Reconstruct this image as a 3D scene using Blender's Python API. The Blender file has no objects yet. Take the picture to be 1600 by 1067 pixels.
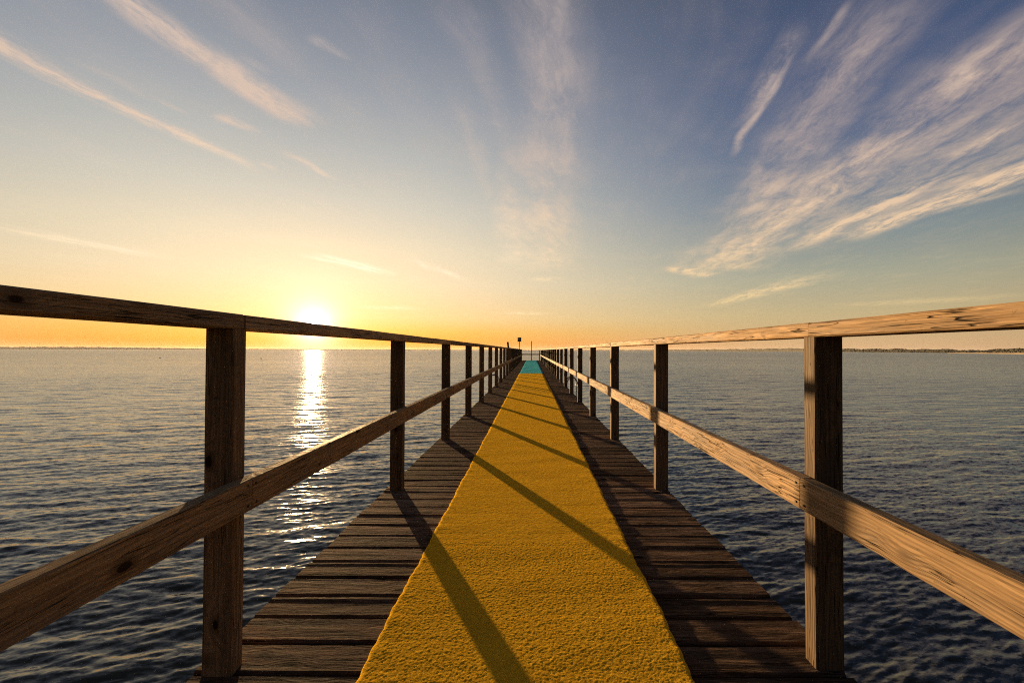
import bpy, bmesh, math, random
import numpy as np
from mathutils import Vector, Matrix
R = math.radians
random.seed(7); rng = np.random.default_rng(11)
S = bpy.context.scene
C = S.collection

# ------------------------------------------------------------------ camera
EYE = 1.10
cam_d = bpy.data.cameras.new('camera'); cam = bpy.data.objects.new('camera', cam_d); C.objects.link(cam)
cam_d.sensor_width = 36.0; cam_d.lens = 16.0; cam_d.clip_start = 0.05; cam_d.clip_end = 60000
cam_d.shift_x = -30.5 / 1600; cam_d.shift_y = 4.1 / 1600
CAM_M = Matrix.Rotation(R(90 + 0.8), 4, 'X') @ Matrix.Rotation(R(0.18), 4, 'Z')
cam.matrix_world = Matrix.Translation((0, 0, EYE)) @ CAM_M
S.camera = cam
F = 1600 * 16 / 36.0
def pdir(px, py):                                   # direction towards a point of the photograph (for distant bearings)
    v = Vector(((px - 830.5) / F, -(py - 537.6) / F, -1.0)); v = CAM_M.to_3x3() @ v
    return v.normalized()

# ------------------------------------------------------------------ sun, sky, exposure
EXPO = 1.52
SUN_EL, SUN_AZ = R(2.75), R(25.6)                   # azimuth: to the left of +Y
sun_vec = Vector((-math.sin(SUN_AZ) * math.cos(SUN_EL), math.cos(SUN_AZ) * math.cos(SUN_EL), math.sin(SUN_EL)))
sl = bpy.data.lights.new('sun', 'SUN'); so = bpy.data.objects.new('sun', sl); C.objects.link(so)
sl.energy = 5.0; sl.angle = R(0.53); sl.color = (1.0, 0.63, 0.29)
so.rotation_euler = sun_vec.to_track_quat('Z', 'Y').to_euler(); so.location = (-20, 40, 30)

S.view_settings.view_transform = 'Standard'; S.view_settings.look = 'None'
S.view_settings.exposure = EXPO; S.view_settings.gamma = 1.0; S.view_settings.use_curve_mapping = False
S.cycles.use_denoising = False; S.cycles.caustics_reflective = False; S.cycles.filter_width = 1.1
S.cycles.max_bounces = 5; S.cycles.sample_clamp_indirect = 1.2; S.cycles.sample_clamp_direct = 12.0; S.cycles.blur_glossy = 1.0

def lin(c):
    return tuple((v / 255 / 12.92 if v / 255 < 0.04045 else ((v / 255 + 0.055) / 1.055) ** 2.4) for v in c)

class NT:
    def __init__(s, tree): s.t = tree; s.n = tree.nodes; s.l = tree.links; s.n.clear()
    def node(s, typ, **kw):
        n = s.n.new(typ)
        for k, v in kw.items(): setattr(n, k, v)
        return n
    def put(s, sock, v):
        if v is None: return
        if isinstance(v, bpy.types.NodeSocket): s.l.new(v, sock)
        else: sock.default_value = v
    def m(s, op, a, b=None, c=None, clamp=False):
        n = s.node('ShaderNodeMath', operation=op, use_clamp=clamp)
        for i, v in enumerate((a, b, c)):
            if v is not None: s.put(n.inputs[i], v)
        return n.outputs[0]
    def v(s, op, a, b=None, scale=None):
        n = s.node('ShaderNodeVectorMath', operation=op)
        s.put(n.inputs[0], a)
        if b is not None: s.put(n.inputs[1], b)
        if scale is not None: s.put(n.inputs[3], scale)
        return n.outputs['Value'] if op in ('DOT_PRODUCT', 'LENGTH', 'DISTANCE') else n.outputs[0]
    def sep(s, a):
        n = s.node('ShaderNodeSeparateXYZ'); s.put(n.inputs[0], a); return n.outputs
    def comb(s, x, y, z):
        n = s.node('ShaderNodeCombineXYZ'); s.put(n.inputs[0], x); s.put(n.inputs[1], y); s.put(n.inputs[2], z); return n.outputs[0]
    def mr(s, x, a, b, c=0.0, d=1.0, smooth=False):
        n = s.node('ShaderNodeMapRange'); n.interpolation_type = 'SMOOTHSTEP' if smooth else 'LINEAR'
        for i, q in enumerate((x, a, b, c, d)): s.put(n.inputs[i], q)
        return n.outputs[0]
    def noise(s, vec, scale, detail=4.0, rough=0.55, dist=0.0, dims='3D', color=False):
        n = s.node('ShaderNodeTexNoise', noise_dimensions=dims)
        s.put(n.inputs['Vector'], vec); n.inputs['Scale'].default_value = scale; n.inputs['Detail'].default_value = detail
        n.inputs['Roughness'].default_value = rough; n.inputs['Distortion'].default_value = dist
        return n.outputs[1] if color else n.outputs[0]
    def mix(s, f, a, b, mode='MIX', clampf=True):
        n = s.node('ShaderNodeMix', data_type='RGBA', blend_type=mode); n.clamp_factor = clampf
        s.put(n.inputs[0], f)
        for sock, v in ((n.inputs[6], a), (n.inputs[7], b)):
            if isinstance(v, (tuple, list)) and len(v) == 3: v = (*v, 1)
            s.put(sock, v)
        return n.outputs[2]
    def ramp(s, x, stops, interp='LINEAR'):
        n = s.node('ShaderNodeValToRGB'); s.put(n.inputs[0], x); cr = n.color_ramp; cr.interpolation = interp
        while len(cr.elements) < len(stops): cr.elements.new(0.5)
        for e, (p, c) in zip(cr.elements, sorted(stops)):
            e.position = p; e.color = (*c, 1) if len(c) == 3 else c
        return n.outputs[0]
    def bump(s, h, strength, dist, normal=None):
        n = s.node('ShaderNodeBump'); n.inputs['Strength'].default_value = strength
        n.inputs['Distance'].default_value = dist; s.put(n.inputs['Height'], h)
        if normal is not None: s.put(n.inputs['Normal'], normal)
        return n.outputs[0]

W = bpy.data.worlds.new('World'); S.world = W; W.use_nodes = True
w = NT(W.node_tree)
SKY_K = 0.1
tc = w.node('ShaderNodeTexCoord'); D = tc.outputs['Generated']
dx, dy, dz = w.sep(D)
sky = w.node('ShaderNodeTexSky', sky_type='NISHITA'); sky.sun_disc = False
sky.sun_elevation = SUN_EL; sky.sun_rotation = -SUN_AZ; sky.air_density = 1.0; sky.dust_density = 1.6; sky.ozone_density = 1.6
# colour of the clear air by height, on the sun's side and away from it
zc = w.m('SQRT', w.m('MAXIMUM', dz, 0.0))
def stops(d): return [(p, lin(c)) for p, c in d]
ramp_sun = w.ramp(zc, stops([(0, (244, 142, 36)), (.13, (247, 154, 26)), (.20, (247, 184, 84)), (.264, (246, 208, 148)), (.373, (243, 220, 182)), (.456, (233, 218, 187)),
    (.54, (209, 204, 189)), (.612, (184, 185, 181)), (.68, (158, 162, 168)), (.76, (124, 131, 146)), (.85, (80, 83, 92)), (1, (54, 55, 60))]))
ramp_far = w.ramp(zc, stops([(0, (206, 162, 124)), (.13, (212, 174, 128)), (.264, (196, 176, 134)), (.373, (166, 165, 144)), (.456, (132, 143, 145)),
    (.54, (100, 118, 140)), (.612, (82, 99, 131)), (.68, (70, 86, 121)), (.76, (64, 76, 106)), (.85, (57, 60, 67)), (1, (47, 48, 52))]))
hs = Vector((sun_vec.x, sun_vec.y, 0)).normalized()
hl = w.m('SQRT', w.m('MAXIMUM', w.m('ADD', w.m('MULTIPLY', dx, dx), w.m('MULTIPLY', dy, dy)), 1e-5))
caz = w.m('DIVIDE', w.m('ADD', w.m('MULTIPLY', dx, hs.x), w.m('MULTIPLY', dy, hs.y)), hl)
az = w.m('ARCCOSINE', w.m('MINIMUM', w.m('MAXIMUM', caz, -0.9999), 0.9999))
faz = w.mr(az, R(8), R(62), 0, 1, True)
grad = w.mix(faz, ramp_sun, ramp_far)
back = w.mr(az, R(60), R(125), 0, 1, True)
grad = w.mix(w.m('MULTIPLY', back, 0.92), grad, lin((36, 36, 46)))
# the aureole round the low sun
cg = w.v('DOT_PRODUCT', D, tuple(sun_vec))
gam = w.m('ARCCOSINE', w.m('MINIMUM', cg, 0.999999))
def glow(width, amp, pw=1.0): return w.m('MULTIPLY', w.m('EXPONENT', w.m('MULTIPLY', w.m('POWER', w.m('DIVIDE', gam, R(width)), pw), -1.0)), amp)
g1 = glow(1.3, 2.6); g2 = glow(5.0, 0.10); g3 = glow(0.45, 30.0, 2.0)
sc = w.node('ShaderNodeVectorMath', operation='SCALE'); w.put(sc.inputs[0], (0.95, 0.92, 1.0)); w.put(sc.inputs[3], w.m('ADD', g1, g3)); a1 = sc.outputs[0]
sc = w.node('ShaderNodeVectorMath', operation='SCALE'); w.put(sc.inputs[0], (0.85, 0.86, 1.0)); w.put(sc.inputs[3], g2); a2 = sc.outputs[0]
clear = w.v('ADD', w.v('ADD', grad, a1), a2)
# ---- cirrus: a sheet high up, in plane coordinates u = x/z, v = y/z
zz = w.m('MAXIMUM', dz, 0.012)
P = w.comb(w.m('DIVIDE', dx, zz), w.m('DIVIDE', dy, zz), 0.0)
bdir = pdir(962, 545); bdir = Vector((bdir.x, bdir.y)).normalized(); bperp = Vector((bdir.y, -bdir.x))
sx, sy, _ = w.sep(P)
su = w.m('ADD', w.m('MULTIPLY', sx, bdir.x), w.m('MULTIPLY', sy, bdir.y))
st = w.m('ADD', w.m('MULTIPLY', sx, bperp.x), w.m('MULTIPLY', sy, bperp.y))
# streaky distortion and fibre noises
ST = w.comb(su, st, 0.0)
dn = w.noise(ST, 1.1, 3, 0.6, color=True)
dv = w.v('SCALE', w.v('SUBTRACT', dn, (0.5, 0.5, 0.5)), scale=0.22)
STd = w.v('ADD', ST, dv)
def pl(px, py):
    d = pdir(px, py); x, y = d.x / max(d.z, .012), d.y / max(d.z, .012)
    return Vector((x * bdir.x + y * bdir.y, x * bperp.x + y * bperp.y))
def band(x0, y0, w0, x1, y1, w1, amp, e0=0.12, e1=0.12, pw=1.0):
    A, B = pl(x0, y0), pl(x1, y1); dl = B - A; L = dl.length; u = dl / L; n = Vector((-u.y, u.x))
    ang = Vector((y1 - y0, -(x1 - x0))).normalized()
    wa = abs((pl(x0 + ang.x * w0, y0 + ang.y * w0) - A).dot(n)); wb = abs((pl(x1 + ang.x * w1, y1 + ang.y * w1) - B).dot(n))
    off = w.v('SUBTRACT', STd, (A.x, A.y, 0))
    h = w.m('DIVIDE', w.v('DOT_PRODUCT', off, (u.x, u.y, 0)), L)
    d = w.m('ABSOLUTE', w.v('DOT_PRODUCT', off, (n.x, n.y, 0)))
    ww = w.mr(h, 0, 1, wa, wb)
    k = w.mr(w.m('DIVIDE', d, ww), 0.0, 1.0, amp, 0.0, True)
    ends = w.m('MULTIPLY', w.mr(h, 0 - e0 * .3, e0, 0, 1, True), w.mr(h, 1 - e1, 1 + e1 * .3, 1, 0, True))
    return w.m('MULTIPLY', k, ends)
sharp = [  # narrow bright streaks (photograph bearings of their two ends, half widths, strength)
    (-60, 38, 32, 180, 160, 20, 1.2, .1, .1), (130, 135, 22, 405, 265, 10, 1.35, .3, .5), (-30, 350, 12, 270, 405, 8, .75, .2, .5),
    (150, -30, 38, 340, 104, 30, 1.25, .1, .2), (290, 62, 30, 488, 200, 30, 1.25, .3, .3), (345, 178, 12, 412, 208, 8, 1.0, .3, .4),
    (445, 235, 10, 530, 284, 8, 1.0, .3, .4), (485, 396, 13, 610, 430, 8, 1.5, .3, .4), (640, 405, 9, 730, 438, 6, .9, .3, .5),
    (495, 62, 14, 550, 95, 8, .5, .3, .4), (1238, 40, 34, 1172, 190, 22, .62, .3, .4), (1250, 60, 12, 1152, 245, 9, .75, .3, .3), (1330, -10, 14, 1270, 90, 10, .42, .3, .4),
    (1700, 225, 24, 1330, 375, 12, 1.1, .1, .35), (1300, 425, 14, 1105, 480, 8, .9, .3, .4),
    (960, 120, 8, 1010, 150, 5, .0, .3, .4), (430, 120, 10, 370, 85, 8, .35, .3, .4), (120, 90, 12, 250, 160, 8, .35, .3, .4), (230, 145, 8, 300, 180, 6, .5, .4, .4),
    (1600, 290, 9, 1420, 345, 6, .6, .3, .4), (1500, 255, 14, 1250, 390, 10, .75, .3, .4), (1600, 185, 12, 1480, 250, 9, .6, .3, .4), (400, 250, 8, 440, 270, 5, .4, .4, .4),
    (1045, 418, 8, 1115, 432, 12, 1.2, .3, .3), (830, 434, 7, 870, 438, 7, .8, .4, .4), (560, 480, 6, 660, 482, 5, .5, .4, .4),
    (780, 488, 4, 860, 491, 4, .8, .4, .4), (1600, 462, 7, 1300, 478, 5, .45, .3, .4),
]
soft = [   # broad fibrous fans
    (1720, -30, 62, 1110, 425, 46, 1.25, .1, .12), (1700, 60, 130, 1180, 400, 46, .72, .1, .2), (1440, -60, 80, 1130, 400, 50, .85, .1, .25), (1780, 170, 60, 1200, 400, 26, .8, .1, .3),
    (850, -60, 84, 862, 300, 84, .80, .1, .25), (856, 240, 70, 850, 425, 66, 1.1, .3, .2), (800, 190, 34, 800, 420, 40, .9, .4, .2), (690, 90, 46, 770, 330, 26, .35, .3, .3), (700, -30, 60, 790, 240, 30, .36, .2, .4),
    (330, -40, 60, 480, 120, 40, .34, .2, .4),
]
msum = None
for b in sharp:
    k = band(*b); msum = k if msum is None else w.m('MAXIMUM', msum, k)
ssum = None
for b in soft:
    k = band(*b); ssum = k if ssum is None else w.m('MAXIMUM', ssum, k)
fib = w.noise(w.v('MULTIPLY', STd, (1.1, 5.0, 1)), 1.5, 9, 0.58, 0.5)
fib2 = w.noise(w.v('MULTIPLY', w.v('ADD', STd, (7, 3, 0)), (1.8, 4.0, 1)), 1.6, 9, 0.66, 1.2)
puff = w.noise(w.v('ADD', STd, (13, 5, 0)), 1.6, 5, 0.6, 0.4)
fib3 = w.noise(w.v('MULTIPLY', w.v('ADD', STd, (3, 9, 0)), (7.0, 15.0, 1)), 2.2, 9, 0.72, 1.0)
tex = w.m('ADD', w.m('ADD', w.m('MULTIPLY', fib, 0.46), w.m('MULTIPLY', fib2, 0.30)), w.m('MULTIPLY', fib3, 0.24))
fade_h = w.mr(dz, 0.015, 0.07, 0, 1, True)
d_sharp = w.m('MULTIPLY', msum, w.mr(tex, 0.38, 0.60, 0.05, 1.0, True))
d_soft = w.m('MULTIPLY', ssum, w.mr(w.m('ADD', w.m('MULTIPLY', tex, 0.75), w.m('MULTIPLY', puff, 0.25)), 0.36, 0.66, 0.05, 1.0, True))
veil = w.m('MULTIPLY', w.mr(w.m('ADD', w.m('MULTIPLY', puff, .6), w.m('MULTIPLY', fib, .4)), 0.45, 0.75, 0, 0.16, True), 1.0)
cov = w.m('MULTIPLY', w.m('MINIMUM', w.m('ADD', w.m('ADD', w.m('MULTIPLY', d_sharp, 1.12), d_soft), veil), 1.12), fade_h)
ccol = w.ramp(zc, stops([(0, (255, 205, 120)), (.3, (255, 218, 156)), (.45, (250, 212, 168)), (.6, (232, 200, 174)), (.8, (206, 188, 180)), (1, (180, 172, 180))]))
ccol = w.mix(w.m('MULTIPLY', w.m('MULTIPLY', w.mr(az, R(6), R(38), 1, 0, True), w.mr(zc, .66, .38, 0, 1, True)), .85), ccol, (1.12, 1.02, .80))
allsky = w.mix(w.m('MULTIPLY', cov, 0.80), clear, ccol)
scl = w.node('ShaderNodeVectorMath', operation='SCALE'); w.put(scl.inputs[0], allsky); scl.inputs[3].default_value = 1.0 / (2 ** EXPO) / SKY_K
final = w.mix(0.08, scl.outputs[0], sky.outputs[0])
bg = w.node('ShaderNodeBackground'); w.put(bg.inputs[0], final); bg.inputs[1].default_value = SKY_K
wo = w.node('ShaderNodeOutputWorld'); w.l.new(bg.outputs[0], wo.inputs[0])

# ------------------------------------------------------------------ helpers
def mesh_obj(name, verts, faces, mat=None, parent=None, smooth=False):
    me = bpy.data.meshes.new(name); me.from_pydata([tuple(v) for v in verts], [], faces); me.update()
    if mat: me.materials.append(mat)
    if smooth: me.polygons.foreach_set('use_smooth', [True] * len(me.polygons))
    return link(name, me, parent)
def link(name, me, parent=None):
    o = bpy.data.objects.new(name, me); C.objects.link(o)
    if parent is not None: o.parent = parent
    return o
def empty(name, loc=(0, 0, 0)):
    o = bpy.data.objects.new(name, None); o.location = loc; o.empty_display_size = .2; C.objects.link(o); return o
def tag(o, label=None, cat=None, group=None, kind=None):
    if label: o['label'] = label
    if cat: o['category'] = cat
    if group: o['group'] = group
    if kind: o['kind'] = kind
    return o
def grid_mesh(name, X, Y, Z, mat, smooth=True, parent=None):
    """rectangular array of points to a mesh, fast"""
    nr, nc = X.shape
    co = np.stack([X, Y, Z], -1).reshape(-1, 3).astype(np.float32)
    i = np.arange(nr * nc).reshape(nr, nc)
    q = np.stack([i[:-1, :-1], i[:-1, 1:], i[1:, 1:], i[1:, :-1]], -1).reshape(-1, 4).astype(np.int32)
    me = bpy.data.meshes.new(name)
    me.vertices.add(len(co)); me.vertices.foreach_set('co', co.ravel())
    me.loops.add(q.size); me.loops.foreach_set('vertex_index', q.ravel())
    me.polygons.add(len(q)); me.polygons.foreach_set('loop_start', np.arange(0, q.size, 4, dtype=np.int32))
    me.polygons.foreach_set('use_smooth', np.full(len(q), smooth))
    me.update(calc_edges=True); me.materials.append(mat)
    return link(name, me, parent)
def beam(L, Wd, H, seg=3, ch=0.005, jit=0.0012, prof=None):
    """timber along local X, centred; cross-section Wd (y) by H (z), worn chamfered edges; prof: offsets of inner top points"""
    hy, hz = Wd / 2, H / 2
    ring = [(-hy, -hz + ch), (-hy + ch, -hz), (hy - ch, -hz), (hy, -hz + ch), (hy, hz - ch), (hy - ch, hz)]
    if prof: ring += [(hy - (k + 1) * Wd / (len(prof) + 1), hz + p) for k, p in enumerate(prof)]
    ring += [(-hy + ch, hz), (-hy, hz - ch)]
    n = len(ring); vs, fs = [], []
    for s in range(seg + 1):
        x = -L / 2 + L * s / seg
        oy, oz = random.uniform(-jit, jit), random.uniform(-jit, jit)
        for y, z in ring:
            vs.append((x, y + oy + random.uniform(-jit, jit) * .5, z + oz * .5 + random.uniform(-jit, jit) * .4))
    for s in range(seg):
        for k in range(n):
            a = s * n + k; b = s * n + (k + 1) % n
            fs.append((a, b, b + n, a + n))
    fs.append(tuple(reversed(range(n)))); fs.append(tuple(range(seg * n, seg * n + n)))
    return vs, fs
def mesh_data(name, vf, mat):
    me = bpy.data.meshes.new(name); me.from_pydata(vf[0], [], vf[1]); me.update(); me.materials.append(mat)
    bm = bmesh.new(); bm.from_mesh(me); bmesh.ops.recalc_face_normals(bm, faces=bm.faces); bm.to_mesh(me); bm.free()
    return me
def tube(pts, r, n=8, closed_caps=True):
    vs, fs = [], []
    pts = [Vector(p) for p in pts]
    for i, p in enumerate(pts):
        t = (pts[min(i + 1, len(pts) - 1)] - pts[max(i - 1, 0)]).normalized()
        a = t.orthogonal().normalized() if i == 0 else (a - t * a.dot(t)).normalized()
        b = t.cross(a); rr = r[i] if isinstance(r, (list, tuple)) else r
        for k in range(n):
            th = 2 * math.pi * k / n; vs.append(p + (a * math.cos(th) + b * math.sin(th)) * rr)
    for i in range(len(pts) - 1):
        for k in range(n):
            fs.append((i * n + k, i * n + (k + 1) % n, (i + 1) * n + (k + 1) % n, (i + 1) * n + k))
    fs.append(tuple(reversed(range(n)))); fs.append(tuple(range((len(pts) - 1) * n, len(pts) * n)))
    return vs, fs

# ------------------------------------------------------------------ materials
def new_mat(name):
    m = bpy.data.materials.new(name); m.use_nodes = True; t = NT(m.node_tree)
    b = t.node('ShaderNodeBsdfPrincipled'); o = t.node('ShaderNodeOutputMaterial'); t.l.new(b.outputs[0], o.inputs[0])
    return m, t, b
def wood(name, light, mid, dark, rough=0.62, bump=0.6, grey=0.35, greycol=(0.16, 0.135, 0.115), wear=0.0, knots=True, dirt=0.5, ring=0.011, spec=0.15, patchy=0.0, gloss=.35, var=(.72, 1.22), depth=.003):
    """sawn softwood; local X runs along the timber"""
    m, t, b = new_mat(name)
    tcn = t.node('ShaderNodeTexCoord'); oi = t.node('ShaderNodeObjectInfo')
    rnd = oi.outputs['Random']
    off = t.comb(t.m('MULTIPLY', rnd, 91.0), t.m('MULTIPLY', rnd, 0.9), t.m('MULTIPLY', rnd, 0.0))
    p0 = tcn.outputs['Object']
    p = t.v('ADD', p0, t.comb(t.m('MULTIPLY', rnd, 91.0), 0.0, 0.0))
    x, y, z = t.sep(p)
    # growth rings round a pith lying beside the board
    warp = t.noise(t.v('MULTIPLY', p, (0.9, 5.0, 5.0)), 1.3, 3, 0.5, color=True)
    wv = t.v('SCALE', t.v('SUBTRACT', warp, (.5, .5, .5)), scale=0.085)
    q = t.v('ADD', p, wv); _, qy, qz = t.sep(q)
    py = t.m('ADD', qy, t.m('ADD', t.m('MULTIPLY', rnd, 0.09), -0.045)); pz = t.m('ADD', qz, t.m('ADD', t.m('MULTIPLY', rnd, -0.05), 0.10))
    rad = t.m('SQRT', t.m('ADD', t.m('MULTIPLY', py, py), t.m('MULTIPLY', pz, pz)))
    kn = None
    if knots:
        vo = t.node('ShaderNodeTexVoronoi'); t.put(vo.inputs['Vector'], t.v('MULTIPLY', t.v('ADD', p, t.v('SCALE', t.v('SUBTRACT', warp, (.5, .5, .5)), scale=.02)), (4.6, 9.0, 9.0)))
        vo.inputs['Scale'].default_value = 1.0; vo.inputs['Randomness'].default_value = 1.0
        kd = vo.outputs['Distance']
        bulge = t.mr(kd, 0.05, 0.5, 0.022, 0.0, True)
        rad = t.m('ADD', rad, bulge)
        kn = t.mr(kd, 0.09, 0.12, 1.0, 0.0, True)
        kring = t.mr(kd, 0.12, 0.24, 0.55, 0.0, True)
    rr = t.m('SINE', t.m('MULTIPLY', rad, 2 * math.pi / ring))
    rings = t.mr(rr, -0.6, 1.0, 0, 1, True)
    fine = t.noise(t.v('MULTIPLY', p, (5.0, 190.0, 190.0)), 1.0, 4, 0.7)
    streak = t.noise(t.v('MULTIPLY', p, (1.6, 46.0, 46.0)), 1.0, 5, 0.65)
    blotch = t.noise(t.v('MULTIPLY', p, (1.6, 6.0, 6.0)), 1.4, 5, 0.6)
    col = t.mix(t.mr(streak, .34, .66), mid, light)
    col = t.mix(t.m('MULTIPLY', rings, t.mr(blotch, .3, .7, .18, .5)), col, dark)
    col = t.mix(t.m('MULTIPLY', t.mr(fine, .44, .62), .6), col, dark)
    col = t.mix(t.m('MULTIPLY', t.mr(blotch, .42, .68), grey), col, greycol)
    if patchy:
        pn = t.noise(t.v('MULTIPLY', p, (3.2, 16.0, 16.0)), 1.0, 8, .72)
        col = t.mix(t.m('MULTIPLY', t.mr(pn, .42, .60, 0, 1, True), patchy), col, tuple(c * .7 for c in dark))
    cr = t.noise(t.v('MULTIPLY', p, (1.1, 30.0, 30.0)), 2.0, 2, 0.5)
    crack = t.mr(t.m('ABSOLUTE', t.m('SUBTRACT', cr, .5)), 0.0, 0.016, 1, 0, True)
    crack = t.m('MULTIPLY', crack, t.mr(t.noise(t.v('MULTIPLY', p, (1.5, 9., 9.)), 1.5, 2), .44, .52, 0, 1))
    spots = t.noise(p, 42.0, 4, 0.7); sp = t.mr(spots, .60, .72, 0, dirt, True)
    col = t.mix(sp, col, tuple(c * .45 for c in dark))
    if kn is not None:
        col = t.mix(kring, col, tuple(c * .8 for c in dark)); col = t.mix(kn, col, tuple(c * .35 for c in dark))
    col = t.mix(t.m('MULTIPLY', crack, .85), col, tuple(c * .18 for c in dark))
    tint = t.mr(rnd, 0, 1, var[0], var[1])
    vs = t.node('ShaderNodeVectorMath', operation='SCALE'); t.put(vs.inputs[0], col); t.put(vs.inputs[3], tint)
    t.put(b.inputs['Base Color'], vs.outputs[0])
    t.put(b.inputs['Roughness'], t.mr(streak, .3, .7, rough - .1, rough + .14)); b.inputs['Specular IOR Level'].default_value = spec
    h = t.m('ADD', t.m('MULTIPLY', rings, -.25), t.m('ADD', t.m('MULTIPLY', fine, .35), t.m('MULTIPLY', streak, .9)))
    h = t.m('ADD', h, t.m('MULTIPLY', crack, -1.6))
    if wear: 
        wn = t.noise(t.v('MULTIPLY', p, (9., 34., 34.)), 1.0, 6, .7); h = t.m('ADD', h, t.m('MULTIPLY', wn, wear))
    nb = t.bump(h, bump, depth)
    t.put(b.inputs['Normal'], nb)
    df = t.node('ShaderNodeBsdfDiffuse'); df.inputs['Roughness'].default_value = .6
    t.put(df.inputs['Color'], vs.outputs[0]); t.put(df.inputs['Normal'], nb)
    mx = t.node('ShaderNodeMixShader'); mx.inputs[0].default_value = gloss
    t.l.new(df.outputs[0], mx.inputs[1]); t.l.new(b.outputs[0], mx.inputs[2])
    t.l.new(mx.outputs[0], [n for n in t.n if n.type == 'OUTPUT_MATERIAL'][0].inputs[0])
    return m
M = {}
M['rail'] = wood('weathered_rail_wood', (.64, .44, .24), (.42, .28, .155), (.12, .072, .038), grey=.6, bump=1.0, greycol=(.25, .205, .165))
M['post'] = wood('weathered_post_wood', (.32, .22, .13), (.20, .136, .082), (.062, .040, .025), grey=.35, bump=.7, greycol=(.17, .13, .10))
M['deck'] = wood('worn_deck_wood', (.36, .23, .155), (.20, .126, .085), (.040, .025, .017), rough=.78, grey=.5, greycol=(.21, .165, .135), bump=1.0, wear=2.6, patchy=.6, gloss=.3, var=(.6, 1.5), depth=.005, dirt=.85, spec=.03)
M['under'] = wood('wet_dark_timber', (.10, .07, .05), (.07, .048, .034), (.03, .02, .014), grey=.2, bump=.6, knots=False)

def carpet_mat(name, a, bcol, cdark):
    m, t, b = new_mat(name)
    g = t.node('ShaderNodeNewGeometry'); p = g.outputs['Position']
    n1 = t.noise(p, 300.0, 3, .7); n2 = t.noise(p, 120.0, 4, .65); n3 = t.noise(t.v('MULTIPLY', p, (1.0, 1.6, 1.0)), 3.2, 5, .6)
    col = t.mix(t.mr(n1, .32, .68), bcol, a)
    col = t.mix(t.m('MULTIPLY', t.mr(n2, .40, .72), .35), col, cdark)
    col = t.mix(t.m('MULTIPLY', t.mr(n3, .45, .75), .22), col, cdark)
    t.put(b.inputs['Base Color'], col); b.inputs['Roughness'].default_value = .95; b.inputs['Specular IOR Level'].default_value = .0
    b.inputs['Sheen Weight'].default_value = .12; b.inputs['Sheen Roughness'].default_value = .5; b.inputs['Sheen Tint'].default_value = (*a, 1)
    n4 = t.noise(p, 38.0, 4, .7)
    col = t.mix(t.m('MULTIPLY', t.mr(n4, .42, .66), .34), col, cdark)
    t.put(b.inputs['Base Color'], col)
    h = t.m('ADD', t.m('ADD', t.m('MULTIPLY', n1, .8), t.m('MULTIPLY', n2, .5)), t.m('MULTIPLY', n4, .9))
    t.put(b.inputs['Normal'], t.bump(h, 1.0, .0062))
    return m
M['yellow'] = carpet_mat('mustard_carpet_pile', (.93, .57, .045), (.84, .48, .030), (.54, .27, .015))
M['turq'] = carpet_mat('turquoise_carpet_pile', (.12, .62, .76), (.09, .50, .64), (.04, .28, .32))

m, t, b = new_mat('rusty_screw'); b.inputs['Base Color'].default_value = (.035, .025, .02, 1); b.inputs['Metallic'].default_value = .6; b.inputs['Roughness'].default_value = .6
M['screw'] = m
t.put(b.inputs['Base Color'], t.mix(t.noise(t.node('ShaderNodeTexCoord').outputs['Object'], 300, 3), (.05, .03, .02), (.02, .018, .016)))
def plain(name, c1, c2, rough, scale=8., metal=0.):
    m, t, b = new_mat(name); t.put(b.inputs['Base Color'], t.mix(t.noise(t.node('ShaderNodeTexCoord').outputs['Object'], scale, 5, .65), c1, c2))
    b.inputs['Roughness'].default_value = rough; b.inputs['Metallic'].default_value = metal; return m
M['galv'] = plain('galvanised_steel', (.36, .36, .35), (.22, .22, .21), .4, 30, .9)
M['iron'] = plain('dark_painted_iron', (.035, .033, .032), (.07, .06, .05), .5, 20)
M['signback'] = plain('bare_sign_plate', (.20, .19, .17), (.12, .115, .10), .6, 6)
M['white'] = plain('white_render_wall', (.75, .73, .69), (.62, .6, .56), .8, .4)
M['roof'] = plain('dull_roof', (.12, .06, .04), (.07, .045, .035), .9, .5)
M['wood_far'] = plain('far_tree_foliage', (.014, .016, .007), (.030, .028, .012), .95, .03)
M['hill'] = plain('far_land', (.06, .055, .035), (.035, .04, .025), .95, .002)
M['sand'] = plain('beach_sand', (.26, .20, .13), (.20, .155, .10), .95, .02)
M['buoy'] = plain('weathered_buoy', (.10, .03, .02), (.05, .02, .015), .6, 4)

# water ---------------------------------------------------------------
m, t, b = new_mat('sea_water'); M['water'] = m
g = t.node('ShaderNodeNewGeometry'); p = g.outputs['Position']; px_, py_, pz_ = t.sep(p)
flat = t.comb(px_, py_, 0.0)
dist = t.v('LENGTH', flat)
ca, sa = math.cos(R(18)), math.sin(R(18))
rot = t.node('ShaderNodeVectorRotate', rotation_type='Z_AXIS'); t.put(rot.inputs['Vector'], flat); rot.inputs['Angle'].default_value = R(-14)
rp = rot.outputs[0]
def facets(sx_, sy_, det=2):                        # two independent slopes from one noise field
    c = t.noise(t.v('MULTIPLY', rp, (sx_, sy_, 1)), 1.0, det, .55, .3, color=True)
    return t.v('SUBTRACT', c, (.5, .5, .5))
patch = t.noise(t.v('MULTIPLY', rp, (.012, .05, 1)), 1.0, 4, .6)                  # gust patches
f0 = facets(34., 66.); f1 = facets(9.0, 22.); f2 = facets(2.2, 6.0); f3 = facets(.5, 1.6)
s0 = t.v('SCALE', f0, scale=.34)
s1 = t.v('SCALE', f1, scale=t.mr(dist, 2., 12., .62, .95, True))
s2 = t.v('SCALE', f2, scale=t.mr(dist, 14., 60., .05, .85, True))
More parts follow.
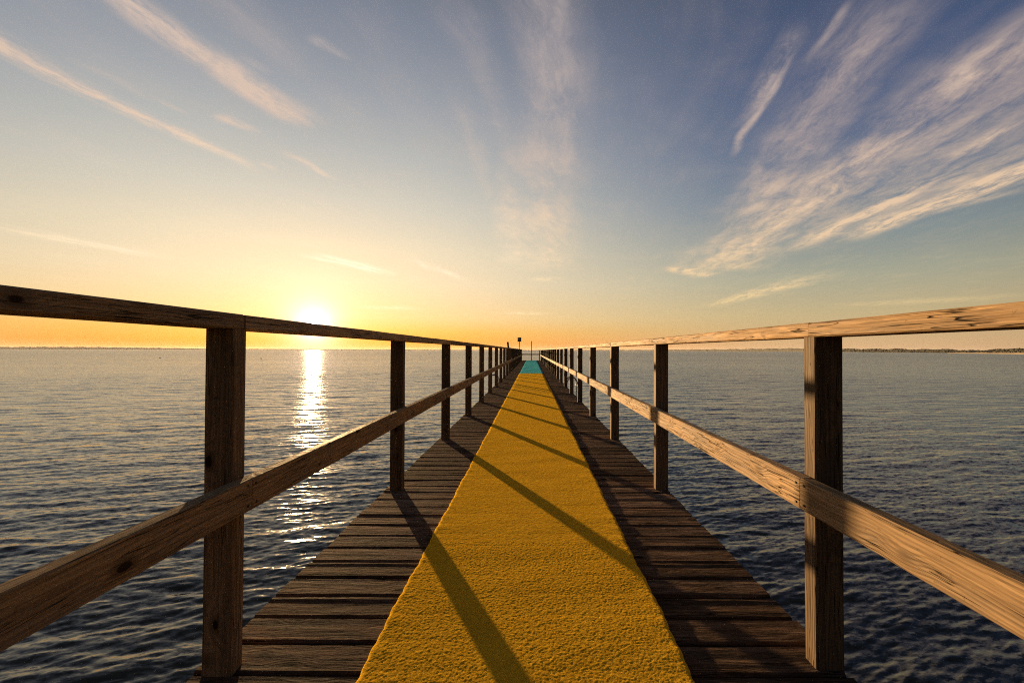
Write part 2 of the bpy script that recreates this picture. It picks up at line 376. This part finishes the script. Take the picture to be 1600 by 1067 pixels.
s3 = t.v('SCALE', f3, scale=t.mr(dist, 40., 160., .0, .9, True))
sl_ = t.v('ADD', t.v('ADD', s0, s1), t.v('ADD', s2, s3))
sl_ = t.v('SCALE', sl_, scale=t.mr(patch, .3, .7, .8, 1.15))
sl_ = t.v('MULTIPLY', sl_, (.48, 1.0, 0.0))
# far off only the wave faces turned to the viewer are seen (the backs hide behind the crests)
ih = t.v('NORMALIZE', t.v('MULTIPLY', g.outputs['Incoming'], (1, 1, 0)))
a_ = t.v('DOT_PRODUCT', sl_, ih)
push = t.m('MULTIPLY', t.m('SUBTRACT', t.m('ABSOLUTE', a_), a_), t.mr(dist, 5., 50., .3, 1.0, True))
sl_ = t.v('ADD', sl_, t.v('SCALE', ih, scale=push))
nn = t.v('NORMALIZE', t.v('ADD', g.outputs['Normal'], sl_))
t.put(b.inputs['Normal'], nn)
deep = t.noise(t.v('MULTIPLY', flat, (.6, .6, 1)), 1.0, 4, .6)
t.put(b.inputs['Base Color'], t.mix(t.mr(deep, .4, .7), (.026, .030, .023), (.042, .040, .027)))
t.put(b.inputs['Roughness'], t.mr(dist, 5., 300., .07, .16)); b.inputs['IOR'].default_value = 1.36; b.inputs['Specular IOR Level'].default_value = .5

# ------------------------------------------------------------------ the sea
WATER_Z = -1.6
def wave_height(X, Y, Rr, cell):
    Z = np.zeros_like(X)
    wind = R(90 + 14)                                  # crests run roughly across the pier
    lam = np.exp(np.linspace(math.log(.055), math.log(4.5), 108))
    for L in lam:
        k = 2 * math.pi / L
        th = wind + rng.normal(0, .36) + (math.pi if rng.random() < .3 else 0)
        slope = .050 * (1.0 if L < .15 else ((.15 / L) ** .55 if L < .8 else .4 * (.8 / L) ** .8))
        a = slope / k
        ph = rng.uniform(0, 6.28)
        f = np.clip((L / cell - 1.6) / 1.6, 0, 1)      # fade each wave out where the mesh is too coarse for it
        mod = .6 + .4 * np.sin(X * .7 / L + rng.uniform(0, 6.28) + 1.3 * np.sin(Y * .5 / L + rng.uniform(0, 6)))
        arg = (X * math.cos(th) + Y * math.sin(th)) * k + ph + .6 * np.sin(X * .33 / L + 2.0 * rng.random()) 
        s = np.sin(arg)
        Z += a * f * mod * (s + .18 * np.cos(2 * arg))
    return Z
def ring_sheet():
    az1 = np.linspace(R(-56), R(57), 960)
    az_back = np.linspace(R(57), R(360 - 56), 90)[1:-1]
    A = np.concatenate([az1, az_back, [R(360 - 56)]])
    r = [0.9]
    while r[-1] < 2.3: r.append(r[-1] * 1.03)
    while r[-1] < 60: r.append(r[-1] * 1.0048)
    while r[-1] < 420: r.append(r[-1] * 1.0066)
    while r[-1] < 14000: r.append(r[-1] * 1.13)
    r = np.array(r)
    RR, AA = np.meshgrid(r, A, indexing='ij')
    X, Y = -np.sin(AA) * RR, np.cos(AA) * RR
    cell = RR * .0036
    front = AA <= R(57)
    cell = np.where(front, cell * .78, RR * .09)
    Z = wave_height(X, Y, RR, cell)
    Z *= np.clip((420 - RR) / 150, 0, 1)
    o = grid_mesh('water', X, Y, Z + WATER_Z, M['water'])
    return o
sea = ring_sheet(); tag(sea, 'rippled grey sea reaching to the horizon on both sides of the pier', kind='structure')
# seabed close beneath is never seen; the small hole under the viewpoint is closed
o = mesh_obj('water', [(-.95, -.95, WATER_Z - .03), (.95, -.95, WATER_Z - .03), (.95, .95, WATER_Z - .03), (-.95, .95, WATER_Z - .03)], [(0, 1, 2, 3)], M['water'])
tag(o, 'patch of water right beneath the viewpoint', kind='structure')

# ------------------------------------------------------------------ far shores
def shore_ridge(name, pts, mat, depth, label, kind='structure', noise_amp=.25, step=.25, dens=1.0):
    """pts: (px, distance, height) bearings; a low landform with real width"""
    cx = np.array([q[0] for q in pts]); cd = np.array([q[1] for q in pts]); ch = np.array([q[2] for q in pts])
    xs = np.arange(cx[0], cx[-1], step * 10)
    prof = [(0, 0), (.08, .55), (.3, 1.0), (.6, .85), (1.0, 0.0)]
    vs, fs = [], []
    for i, x in enumerate(xs):
        d = pdir(x, 547); d = Vector((d.x, d.y, 0)).normalized()
        dd = np.interp(x, cx, cd); hh = np.interp(x, cx, ch)
        hh *= 1 + noise_amp * (.5 * math.sin(x * .21) + .35 * math.sin(x * .53 + 1) + .3 * math.sin(x * 1.31 + 2))
        for (q, hz) in prof:
            p_ = d * (dd + depth * q); vs.append((p_.x, p_.y, WATER_Z - .2 + hh * hz))
    n = len(prof)
    for i in range(len(xs) - 1):
        for k in range(n - 1):
            fs.append((i * n + k, (i + 1) * n + k, (i + 1) * n + k + 1, i * n + k + 1))
    o = mesh_obj(name, vs, fs, mat, smooth=True); tag(o, label, kind=kind); return o
shore_ridge('hills', [(-500, 6000, 18), (-100, 6000, 18), (0, 6000, 20), (60, 6000, 23), (150, 6000, 25), (200, 6200, 22), (260, 6200, 19), (330, 6400, 13), (480, 7000, 14), (640, 7600, 12), (830, 8000, 13)], M['hill'], 900,
            'low distant ridge of land along the left horizon', noise_amp=.12)
shore_ridge('hills', [(830, 8000, 13), (900, 7000, 15), (1000, 6000, 17), (1080, 5200, 20), (1140, 4600, 22), (1200, 4000, 24), (1260, 3400, 24), (1330, 2600, 14), (1430, 1900, 7), (1540, 1150, 3)], M['hill'], 500,
            'thin strip of far land behind the right railing', noise_amp=.15)
shore_ridge('beach', [(1480, 1150, 1.6), (1540, 950, 1.9), (1600, 800, 2.2), (1800, 640, 2.4), (2300, 520, 2.4)], M['sand'], 70,
            'pale sandy beach below the dark trees at the right end of the shore', noise_amp=.1)
# far wood: many rounded crowns in one object
def far_wood():
    bm0 = bmesh.new(); bmesh.ops.create_icosphere(bm0, subdivisions=1, radius=1.0)
    bv = np.array([v.co[:] for v in bm0.verts]); bf = [[v.index for v in f.verts] for f in bm0.faces]; bm0.free()
    vs, fs = [], []
    spec = [(1255, 3400, 20), (1318, 2700, 16.), (1350, 2400, 15), (1385, 2200, 12.), (1440, 1800, 10.5), (1475, 1500, 8.0), (1510, 1250, 6.0), (1555, 1000, 5.6), (1575, 950, 7.0), (1600, 900, 7.6), (1760, 760, 8.5), (2300, 640, 9)]
    cx = [s[0] for s in spec]
    for i in range(3600):
        x = random.uniform(1255, 2300) if i % 3 == 0 else random.uniform(1300, 1640)
        dd = np.interp(x, cx, [s[1] for s in spec]) + random.uniform(10, 110); hh = np.interp(x, cx, [s[2] for s in spec])
        hh *= .62 + .38 * (0.5 + .5 * math.sin(x * .12) * math.sin(x * .047 + 1)) + random.uniform(-.12, .16)
        d = pdir(x, 547); d = Vector((d.x, d.y, 0)).normalized() * dd
        rx = hh * random.uniform(.32, .6) + dd * .0009
        nv = bv * np.array([rx, rx, hh * .34]) * (1 + rng.normal(0, .16, (len(bv), 1)))
        zc_ = WATER_Z + 1.0 + hh * random.choice((.35, .66))
        k = len(vs); vs.extend((nv + np.array([d.x, d.y, zc_])).tolist()); fs.extend([[a + k for a in f] for f in bf])
    o = mesh_obj('distant_wood', vs, fs, M['wood_far']); tag(o, 'dark belt of trees along the right horizon', kind='stuff')
    o['category'] = 'trees'
far_wood()
def far_house(px, dist, ln, wd, ht, label):
    d = pdir(px, 547); d = Vector((d.x, d.y, 0)).normalized() * dist
    e = empty('white_house', (d.x, d.y, WATER_Z + 1.4)); e.rotation_euler.z = math.atan2(d.y, d.x) - math.pi / 2; tag(e, label, 'house', 'tiny white buildings on the far shore')
    l, h2 = ln / 2, wd / 2
    mesh_obj('wall', [(-l, -h2, 0), (l, -h2, 0), (l, h2, 0), (-l, h2, 0), (-l, -h2, ht), (l, -h2, ht), (l, h2, ht), (-l, h2, ht)],
             [(0, 1, 5, 4), (1, 2, 6, 5), (2, 3, 7, 6), (3, 0, 4, 7)], M['white'], e)
    mesh_obj('roof', [(-l - .4, -h2 - .4, ht), (l + .4, -h2 - .4, ht), (l + .4, h2 + .4, ht), (-l - .4, h2 + .4, ht), (-l, 0, ht + wd * .3), (l, 0, ht + wd * .3)],
             [(0, 1, 5, 4), (2, 3, 4, 5), (1, 2, 5), (3, 0, 4), (3, 2, 1, 0)], M['roof'], e)
far_house(1105, 4700, 22, 12, 8, 'tiny white building on the far shore between the first two right-hand posts')
far_house(1519, 1100, 7, 4, 1.8, 'small white beach hut on the shore, left one of two')
far_house(1546, 1000, 6, 4, 1.5, 'small white beach hut on the shore, right one of two')
def buoy(px, py, label):
    d = pdir(px, py); k = (WATER_Z - EYE) / d.z
    x, y = d.x * k, d.y * k
    prof = [(.02, -.1), (.16, -.05), (.2, .05), (.17, .16), (.07, .22), (.05, .34), (.02, .36)]
    vs, fs = [], []
    for r_, z in prof:
        for a in range(12): vs.append((r_ * math.cos(a * math.pi / 6), r_ * math.sin(a * math.pi / 6), z))
    for i in range(len(prof) - 1):
        for a in range(12): fs.append((i * 12 + a, i * 12 + (a + 1) % 12, (i + 1) * 12 + (a + 1) % 12, (i + 1) * 12 + a))
    o = mesh_obj('buoy', vs, fs, M['buoy'], smooth=True); o.location = (x, y, WATER_Z); tag(o, label, 'buoy', 'small buoys floating off the left side')
buoy(250, 560, 'small dark buoy floating left of the nearest left post')
buoy(408, 560.5, 'small dark buoy floating between the nearest left post and the glitter path')

# ------------------------------------------------------------------ the pier deck
XL, XR = -1.145, 1.085
PITCH = 0.165; T = 0.045
Y_POST0, SPAN, N_POST = 1.59, 2.03, 24
END_Y = Y_POST0 + SPAN * (N_POST - 1) + .25
pier = empty('wooden_pier', (0, 0, 0)); tag(pier, 'long straight wooden pier of dark worn cross planks running out over the sea', 'pier')
variants = []
for i in range(18):
    prof = [random.uniform(-.0012, .0005) for k in range(5)]
    vf = beam(XR - XL, PITCH - .013, T, seg=6, ch=.009, jit=.0013, prof=prof)
    variants.append(mesh_data('plank', vf, M['deck']))
first_edge = 1.564                                    # a plank joint seen in the photograph
n0 = -10
planks = []
y = first_edge + n0 * PITCH
while y < END_Y and len(planks) < 300:
    o = link('plank', random.choice(variants), pier)
    o.location = ((XL + XR) / 2 + random.uniform(-.006, .006), y + PITCH / 2, -T / 2 + random.uniform(-.0018, .0012))
    o.rotation_euler = (R(random.uniform(-.5, .5)) + (math.pi if False else 0), R(random.uniform(-.06, .06)), R(random.uniform(-.12, .12)) + (math.pi if random.random() < .5 else 0))
    planks.append(o); y += PITCH
DECK_END = y
for x in (-.92, -.03, .86):
    for k in range(9):
        L = (DECK_END + 1.6) / 9
        vf = beam(L - .004, .07, .19, seg=2); o = link('stringer', mesh_data('stringer', vf, M['under']), pier)
        o.location = (x, -1.6 + L * (k + .5), -T - .004 - .095); o.rotation_euler.z = math.pi / 2
pile_me = mesh_data('pile', tube([(0, 0, -3.2), (0, 0, -.24)], [.11, .10], 14), M['under'])
cap_me = mesh_data('crossbeam', beam(2.15, .10, .16, 2), M['under'])
for k in range(0, N_POST, 2):
    yy = Y_POST0 + SPAN * k + .12
    for x in (-.95, .89):
        o = link('pile', pile_me, pier); o.location = (x, yy, -.16)
    o = link('crossbeam', cap_me, pier); o.location = (-.03, yy, -T - .004 - .19 - .082)

# ------------------------------------------------------------------ carpets
def carpet(name, y0, y1, mat, cl, fine_to, label, seams):
    """a mat with pile relief, wavy edges and thickness, resting on the planks"""
    hw = .567; top = .011
    def fbm(X, Y, s, seed):
        g = np.random.default_rng(seed); Z = np.zeros_like(X)
        for i in range(16):
            th = g.uniform(0, math.pi); k = 2 * math.pi / (s * g.uniform(.6, 1.8)); Z += np.sin((X * math.cos(th) + Y * math.sin(th)) * k + g.uniform(0, 6.28) + 1.5 * np.sin((X * math.sin(th) - Y * math.cos(th)) * k * .45 + g.uniform(0, 6)))
        return Z / 4.0
    ys = [y0]; 
    while ys[-1] < y1:
        d = ys[-1]; stp = .0042 if d < 2.3 else (.0042 + (d - 2.3) * .0035 if d < 8 else .03 + (d - 8) * .006)
        ys.append(min(ys[-1] + max(stp, .0042), y1 + 1e-6))
        if ys[-1] >= y1: break
    ys = np.array(ys)
    parts = []
    def patch(yy, nx):
        xs = np.linspace(-hw, hw, nx)
        X, Y = np.meshgrid(xs, yy)
        step = xs[1] - xs[0]
        ex = .0035 * np.sin(Y * 7.1) + .0025 * np.sin(Y * 23. + 1) + .0018 * np.sin(Y * 71. + 2)
        Xs = X + cl(Y) + ex * (X / hw)
        Z = np.full_like(X, top)
        edge = np.clip((hw - np.abs(X)) / .018, 0, 1)
        Z += -.004 * (1 - edge) ** 2
        ph = (Y - first_edge) / PITCH
        Z += -.00025 * np.exp(-((ph - np.round(ph)) / .10) ** 2) * (0.5 + .5 * np.abs(X / hw))
        Z += .0007 * np.clip(fbm(X * 1.0, Y * 1.6, .6, 5), -2, 2) * .5
        Z += .0008 * np.clip(np.sin(Y * 38 + 1.5 * np.sin(Y * 5)), 0, 1) * np.clip((np.abs(X) / hw - .8) / .2, 0, 1)
        for sy_ in seams: Z += .0012 * np.exp(-((Y - sy_ - .01 * np.sin(X * 5)) / .014) ** 2) - .0008 * np.exp(-((Y - sy_ + .03) / .012) ** 2)
        if step < .012:
            a = np.clip((.012 - step) / .006, 0, 1)
            G = rng.normal(0, 1, X.shape)
            G = (G + .12 * (np.roll(G, 1, 0) + np.roll(G, 1, 1)))
            Z += a * (.00024 * G + .00005 * fbm(X, Y, .022, 9))
        Z[:, 0] = .0005; Z[:, -1] = .0005
        return Xs, Y, Z
    e = empty(name, (0, y0, 0)); tag(e, label, 'carpet')
    bounds = [(y0, min(2.6, y1), 270), (2.6, min(6, y1), 150), (6, min(12, y1), 70), (12, y1, 26)]
    # zones of different fineness are welded into one mesh
    V, Fc = [], []; base = 0
    for a_, b_, nx in bounds:
        a_ = max(a_, y0)
        if b_ <= a_ + .01: continue
        yy = ys[(ys > a_) & (ys < b_)]; yy = np.concatenate([[a_], yy, [b_]])
        X, Y, Z = patch(yy, nx)
        co = np.stack([X, Y - y0, Z], -1).reshape(-1, 3); nr, nc = X.shape; i = np.arange(nr * nc).reshape(nr, nc) + base
        q = np.stack([i[:-1, :-1], i[:-1, 1:], i[1:, 1:], i[1:, :-1]], -1).reshape(-1, 4)
        V.append(co); Fc.append(q); base += len(co)
    co = np.concatenate(V).astype(np.float32); q = np.concatenate(Fc).astype(np.int32)
    me = bpy.data.meshes.new('pile_surface'); me.vertices.add(len(co)); me.vertices.foreach_set('co', co.ravel())
    me.loops.add(q.size); me.loops.foreach_set('vertex_index', q.ravel())
    me.polygons.add(len(q)); me.polygons.foreach_set('loop_start', np.arange(0, q.size, 4, dtype=np.int32))
    me.polygons.foreach_set('use_smooth', np.full(len(q), True)); me.update(calc_edges=True); me.materials.append(mat)
    bpy.data.objects.remove(e)
    o = link(name, me); o.location = (0, y0, 0); tag(o, label, 'carpet')
    return o
carpet('carpet', .35, 21.7, M['yellow'], lambda Y: -.016 + .0 * Y, 2.6, 'long mustard yellow runner carpet laid down the middle of the planks', (5.6, 9.4, 13.6, 17.5))
carpet('carpet', 21.76, DECK_END - .15, M['turq'], lambda Y: 0.0 * Y, 2.6, 'turquoise runner carpet at the far end of the pier', (24.5, 33.0, 41.0))

# ------------------------------------------------------------------ railings
PW, PD = .098, .068                                 # posts: across by along the pier
post_me = {}
def make_railing(side, inner, rail_top, label):
    rail = empty('wooden_railing', (side * inner, 0, 0)); tag(rail, label, 'railing')
    RH, RWd = .051, .118
    ytop0 = -2 * SPAN + Y_POST0
    ph = rail_top - RH
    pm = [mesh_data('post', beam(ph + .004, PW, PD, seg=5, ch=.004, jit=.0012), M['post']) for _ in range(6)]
    for k in range(-2, N_POST):
        o = link('post', pm[k % 6], rail)
        y = Y_POST0 + (-.045 if side < 0 else 0) + SPAN * k + random.uniform(-.015, .015) * (k > 1)
        o.location = (side * PW / 2, y + PD / 2, ph / 2 - .002)
        # local X runs up, local Y lies across the pier, local Z along it
        mt = Matrix(((0, 1, 0), (0, 0, 1), (1, 0, 0))).to_4x4()
        o.rotation_euler = (mt @ Matrix.Rotation(0, 4, 'X')).to_euler()
        if k > 0: o.rotation_euler.rotate_axis('X', R(random.uniform(-1.0, 1.0)))
    # top rails: two bays each, joints over posts 0, 2, 4 ...
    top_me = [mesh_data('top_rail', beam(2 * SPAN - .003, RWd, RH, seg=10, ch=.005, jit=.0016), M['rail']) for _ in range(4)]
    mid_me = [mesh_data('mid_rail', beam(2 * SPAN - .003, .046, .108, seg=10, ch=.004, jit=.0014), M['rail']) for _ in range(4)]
    scr = mesh_data('screw', tube([(0, 0, 0), (.003, 0, 0)], .0042, 8), M['screw'])
    n = 0
    for k in range(-2, N_POST - 1, 2):
        ya = Y_POST0 + (-.03 if side < 0 else 0) + SPAN * k + PD * (.55 if side < 0 else .5); last = k + 2 > N_POST - 1
        Ln = 2 * SPAN if not last else SPAN + .08
        if last:
            tm = mesh_data('top_rail', beam(Ln, RWd, RH, seg=6), M['rail']); mm = mesh_data('mid_rail', beam(Ln, .046, .108, seg=6), M['rail'])
        else: tm, mm = top_me[n % 4], mid_me[n % 4]
        z0 = random.uniform(-.003, .003) if k > 0 else 0
        o = link('top_rail', tm, rail); o.location = (side * (RWd / 2 - .003 + random.uniform(-.002, .002)), ya + Ln / 2, rail_top - RH / 2 + z0); o.rotation_euler.z = math.pi / 2
        r_ = link('mid_rail', mm, rail); mz = EYE - .498
        r_.location = (-side * (.023 + .002), ya - .02 + Ln / 2, mz + z0 * .7); r_.rotation_euler.z = math.pi / 2
        if k <= 12:
            for yy in ((-Ln / 2 + .018), (-Ln / 2 + .030), (Ln / 2 - .018)):
                pass
            for sx in (-Ln / 2 + .022, Ln / 2 - .022):
                for zz_ in (-.034, .034):
                    sc_ = link('screw', scr, r_)
                    # rail local axes: X along the pier, Y across (towards -world X), Z up
                    sc_.location = (sx + random.uniform(-.003, .003), side * .0225, zz_ + random.uniform(-.003, .003))
                    sc_.rotation_euler.z = math.pi / 2 if side > 0 else -math.pi / 2
        n += 1
    return rail
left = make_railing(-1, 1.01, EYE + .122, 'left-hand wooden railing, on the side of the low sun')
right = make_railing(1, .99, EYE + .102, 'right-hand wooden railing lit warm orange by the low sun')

# pier head: railing across the end, sign, poles
ye = DECK_END + 1.9
head = empty('pier_head', (0, DECK_END, 0)); tag(head, 'small plank platform at the far end of the pier', 'platform')
hv = [mesh_data('plank', beam(4.4, .15, T, seg=3), M['deck']) for _ in range(2)]
for k in range(13):
    o = link('plank', hv[k % 2], head); o.location = (-.5, .165 * (k + .5) + .01, -T / 2)
pm = pile_me
for x in (-2.2, 1.3):
    o = link('pile', pile_me, head); o.location = (x, 1.9, .06)
o = link('crossbeam', mesh_data('crossbeam', beam(4.2, .1, .16, 2), M['under']), head); o.location = (-.5, 1.9, -T - .085)
er = empty('wooden_railing', (-.5, ye, 0)); tag(er, 'low wooden railing standing across the far end of the pier', 'railing')
pme = mesh_data('post', beam(EYE - .04, PW, PD, 3), M['post'])
for x in (-2.1, -.78, .80 + .6, 2.1):
    o = link('post', pme, er); o.location = (x, 0, (EYE - .04) / 2); o.rotation_euler = Matrix(((0, 1, 0), (0, 0, 1), (1, 0, 0))).to_euler()
o = link('top_rail', mesh_data('top_rail', beam(4.4, .12, .05, 6), M['rail']), er); o.location = (0, 0, EYE - .01)
o = link('mid_rail', mesh_data('mid_rail', beam(4.4, .046, .11, 6), M['rail']), er); o.location = (0, -.06, EYE - .44)
# sign on a pole
sg = empty('sign', (-1.30, 49.0, 0)); tag(sg, 'small square sign on a thin pole above the far end of the left railing', 'sign')
mesh_obj('pole', *tube([(0, 0, -.3), (0, 0, EYE + 1.36)], .034, 10), M['iron'], sg)
vf = beam(.40, .03, .46, 1, ch=.004, jit=0); o = link('sign_plate', mesh_data('sign_plate', vf, M['signback']), sg); o.location = (0, -.055, EYE + 1.17)
for z in (EYE + 1.02, EYE + 1.32):
    o = link('bracket', mesh_data('bracket', beam(.1, .05, .02, 1, jit=0), M['galv']), sg); o.location = (0, -.025, z)
o = mesh_obj('mooring_pole', *tube([(0, 0, -2.2), (0, 0, 0), (.01, 0, EYE + 1.05)], [.05, .045, .035], 10), M['iron']); o.location = (0.0, DECK_END + 2.25, 0)
tag(o, 'thin dark upright pole in the middle of the far end of the pier', 'pole')
o = mesh_obj('leaning_post', *tube([(.05, 0, -2.2), (0, 0, .4), (-.22, 0, EYE + .92)], [.12, .115, .10], 10), M['under']); o.location = (-2.38, 49.6, 0)
tag(o, 'short thick leaning post rising behind the far left railing', 'post')
# bathing ladders beside the posts
def ladder(side, y, label):
    e = empty('bathing_ladder', (side * 1.12, y, 0)); tag(e, label, 'ladder', 'bathing ladders on the pier edges')
    for dy_ in (0, .42):
        pts = [(0, dy_, .0)] + [(side * (.17 - .17 * math.cos(a)) , dy_, .02 + .24 * math.sin(a)) for a in np.linspace(.15, math.pi * .98, 9)] + [(side * .34, dy_, -2.1)]
        mesh_obj('handrail', *tube(pts, .016, 8), M['galv'], e)
    for z in (-.2, -.5, -.8, -1.1, -1.4):
        mesh_obj('rung', *tube([(side * .34, .0, z), (side * .34, .42, z)], .015, 8), M['galv'], e)
ladder(1, 14.4, 'steel bathing ladder hooked over the right edge of the pier')
ladder(-1, 15.5, 'steel bathing ladder hooked over the left edge of the pier')

# ------------------------------------------------------------------ haze: one even box of air
hz = bpy.data.materials.new('thin_sea_haze'); hz.use_nodes = True; t = NT(hz.node_tree)
pv = t.node('ShaderNodeVolumePrincipled'); pv.inputs['Color'].default_value = (.9, .9, .92, 1); pv.inputs['Density'].default_value = 2.4e-5
pv.inputs['Anisotropy'].default_value = .3
oo = t.node('ShaderNodeOutputMaterial'); t.l.new(pv.outputs[0], oo.inputs['Volume'])
q = 14500; z0, z1 = -4.5, 60
vs = [(x, y, z) for z in (z0, z1) for x, y in ((-q, -q), (q, -q), (q, q), (-q, q))]
o = mesh_obj('haze', vs, [(3, 2, 1, 0), (4, 5, 6, 7), (0, 1, 5, 4), (1, 2, 6, 5), (2, 3, 7, 6), (3, 0, 4, 7)], hz); tag(o, 'thin pale haze over the sea', kind='stuff')
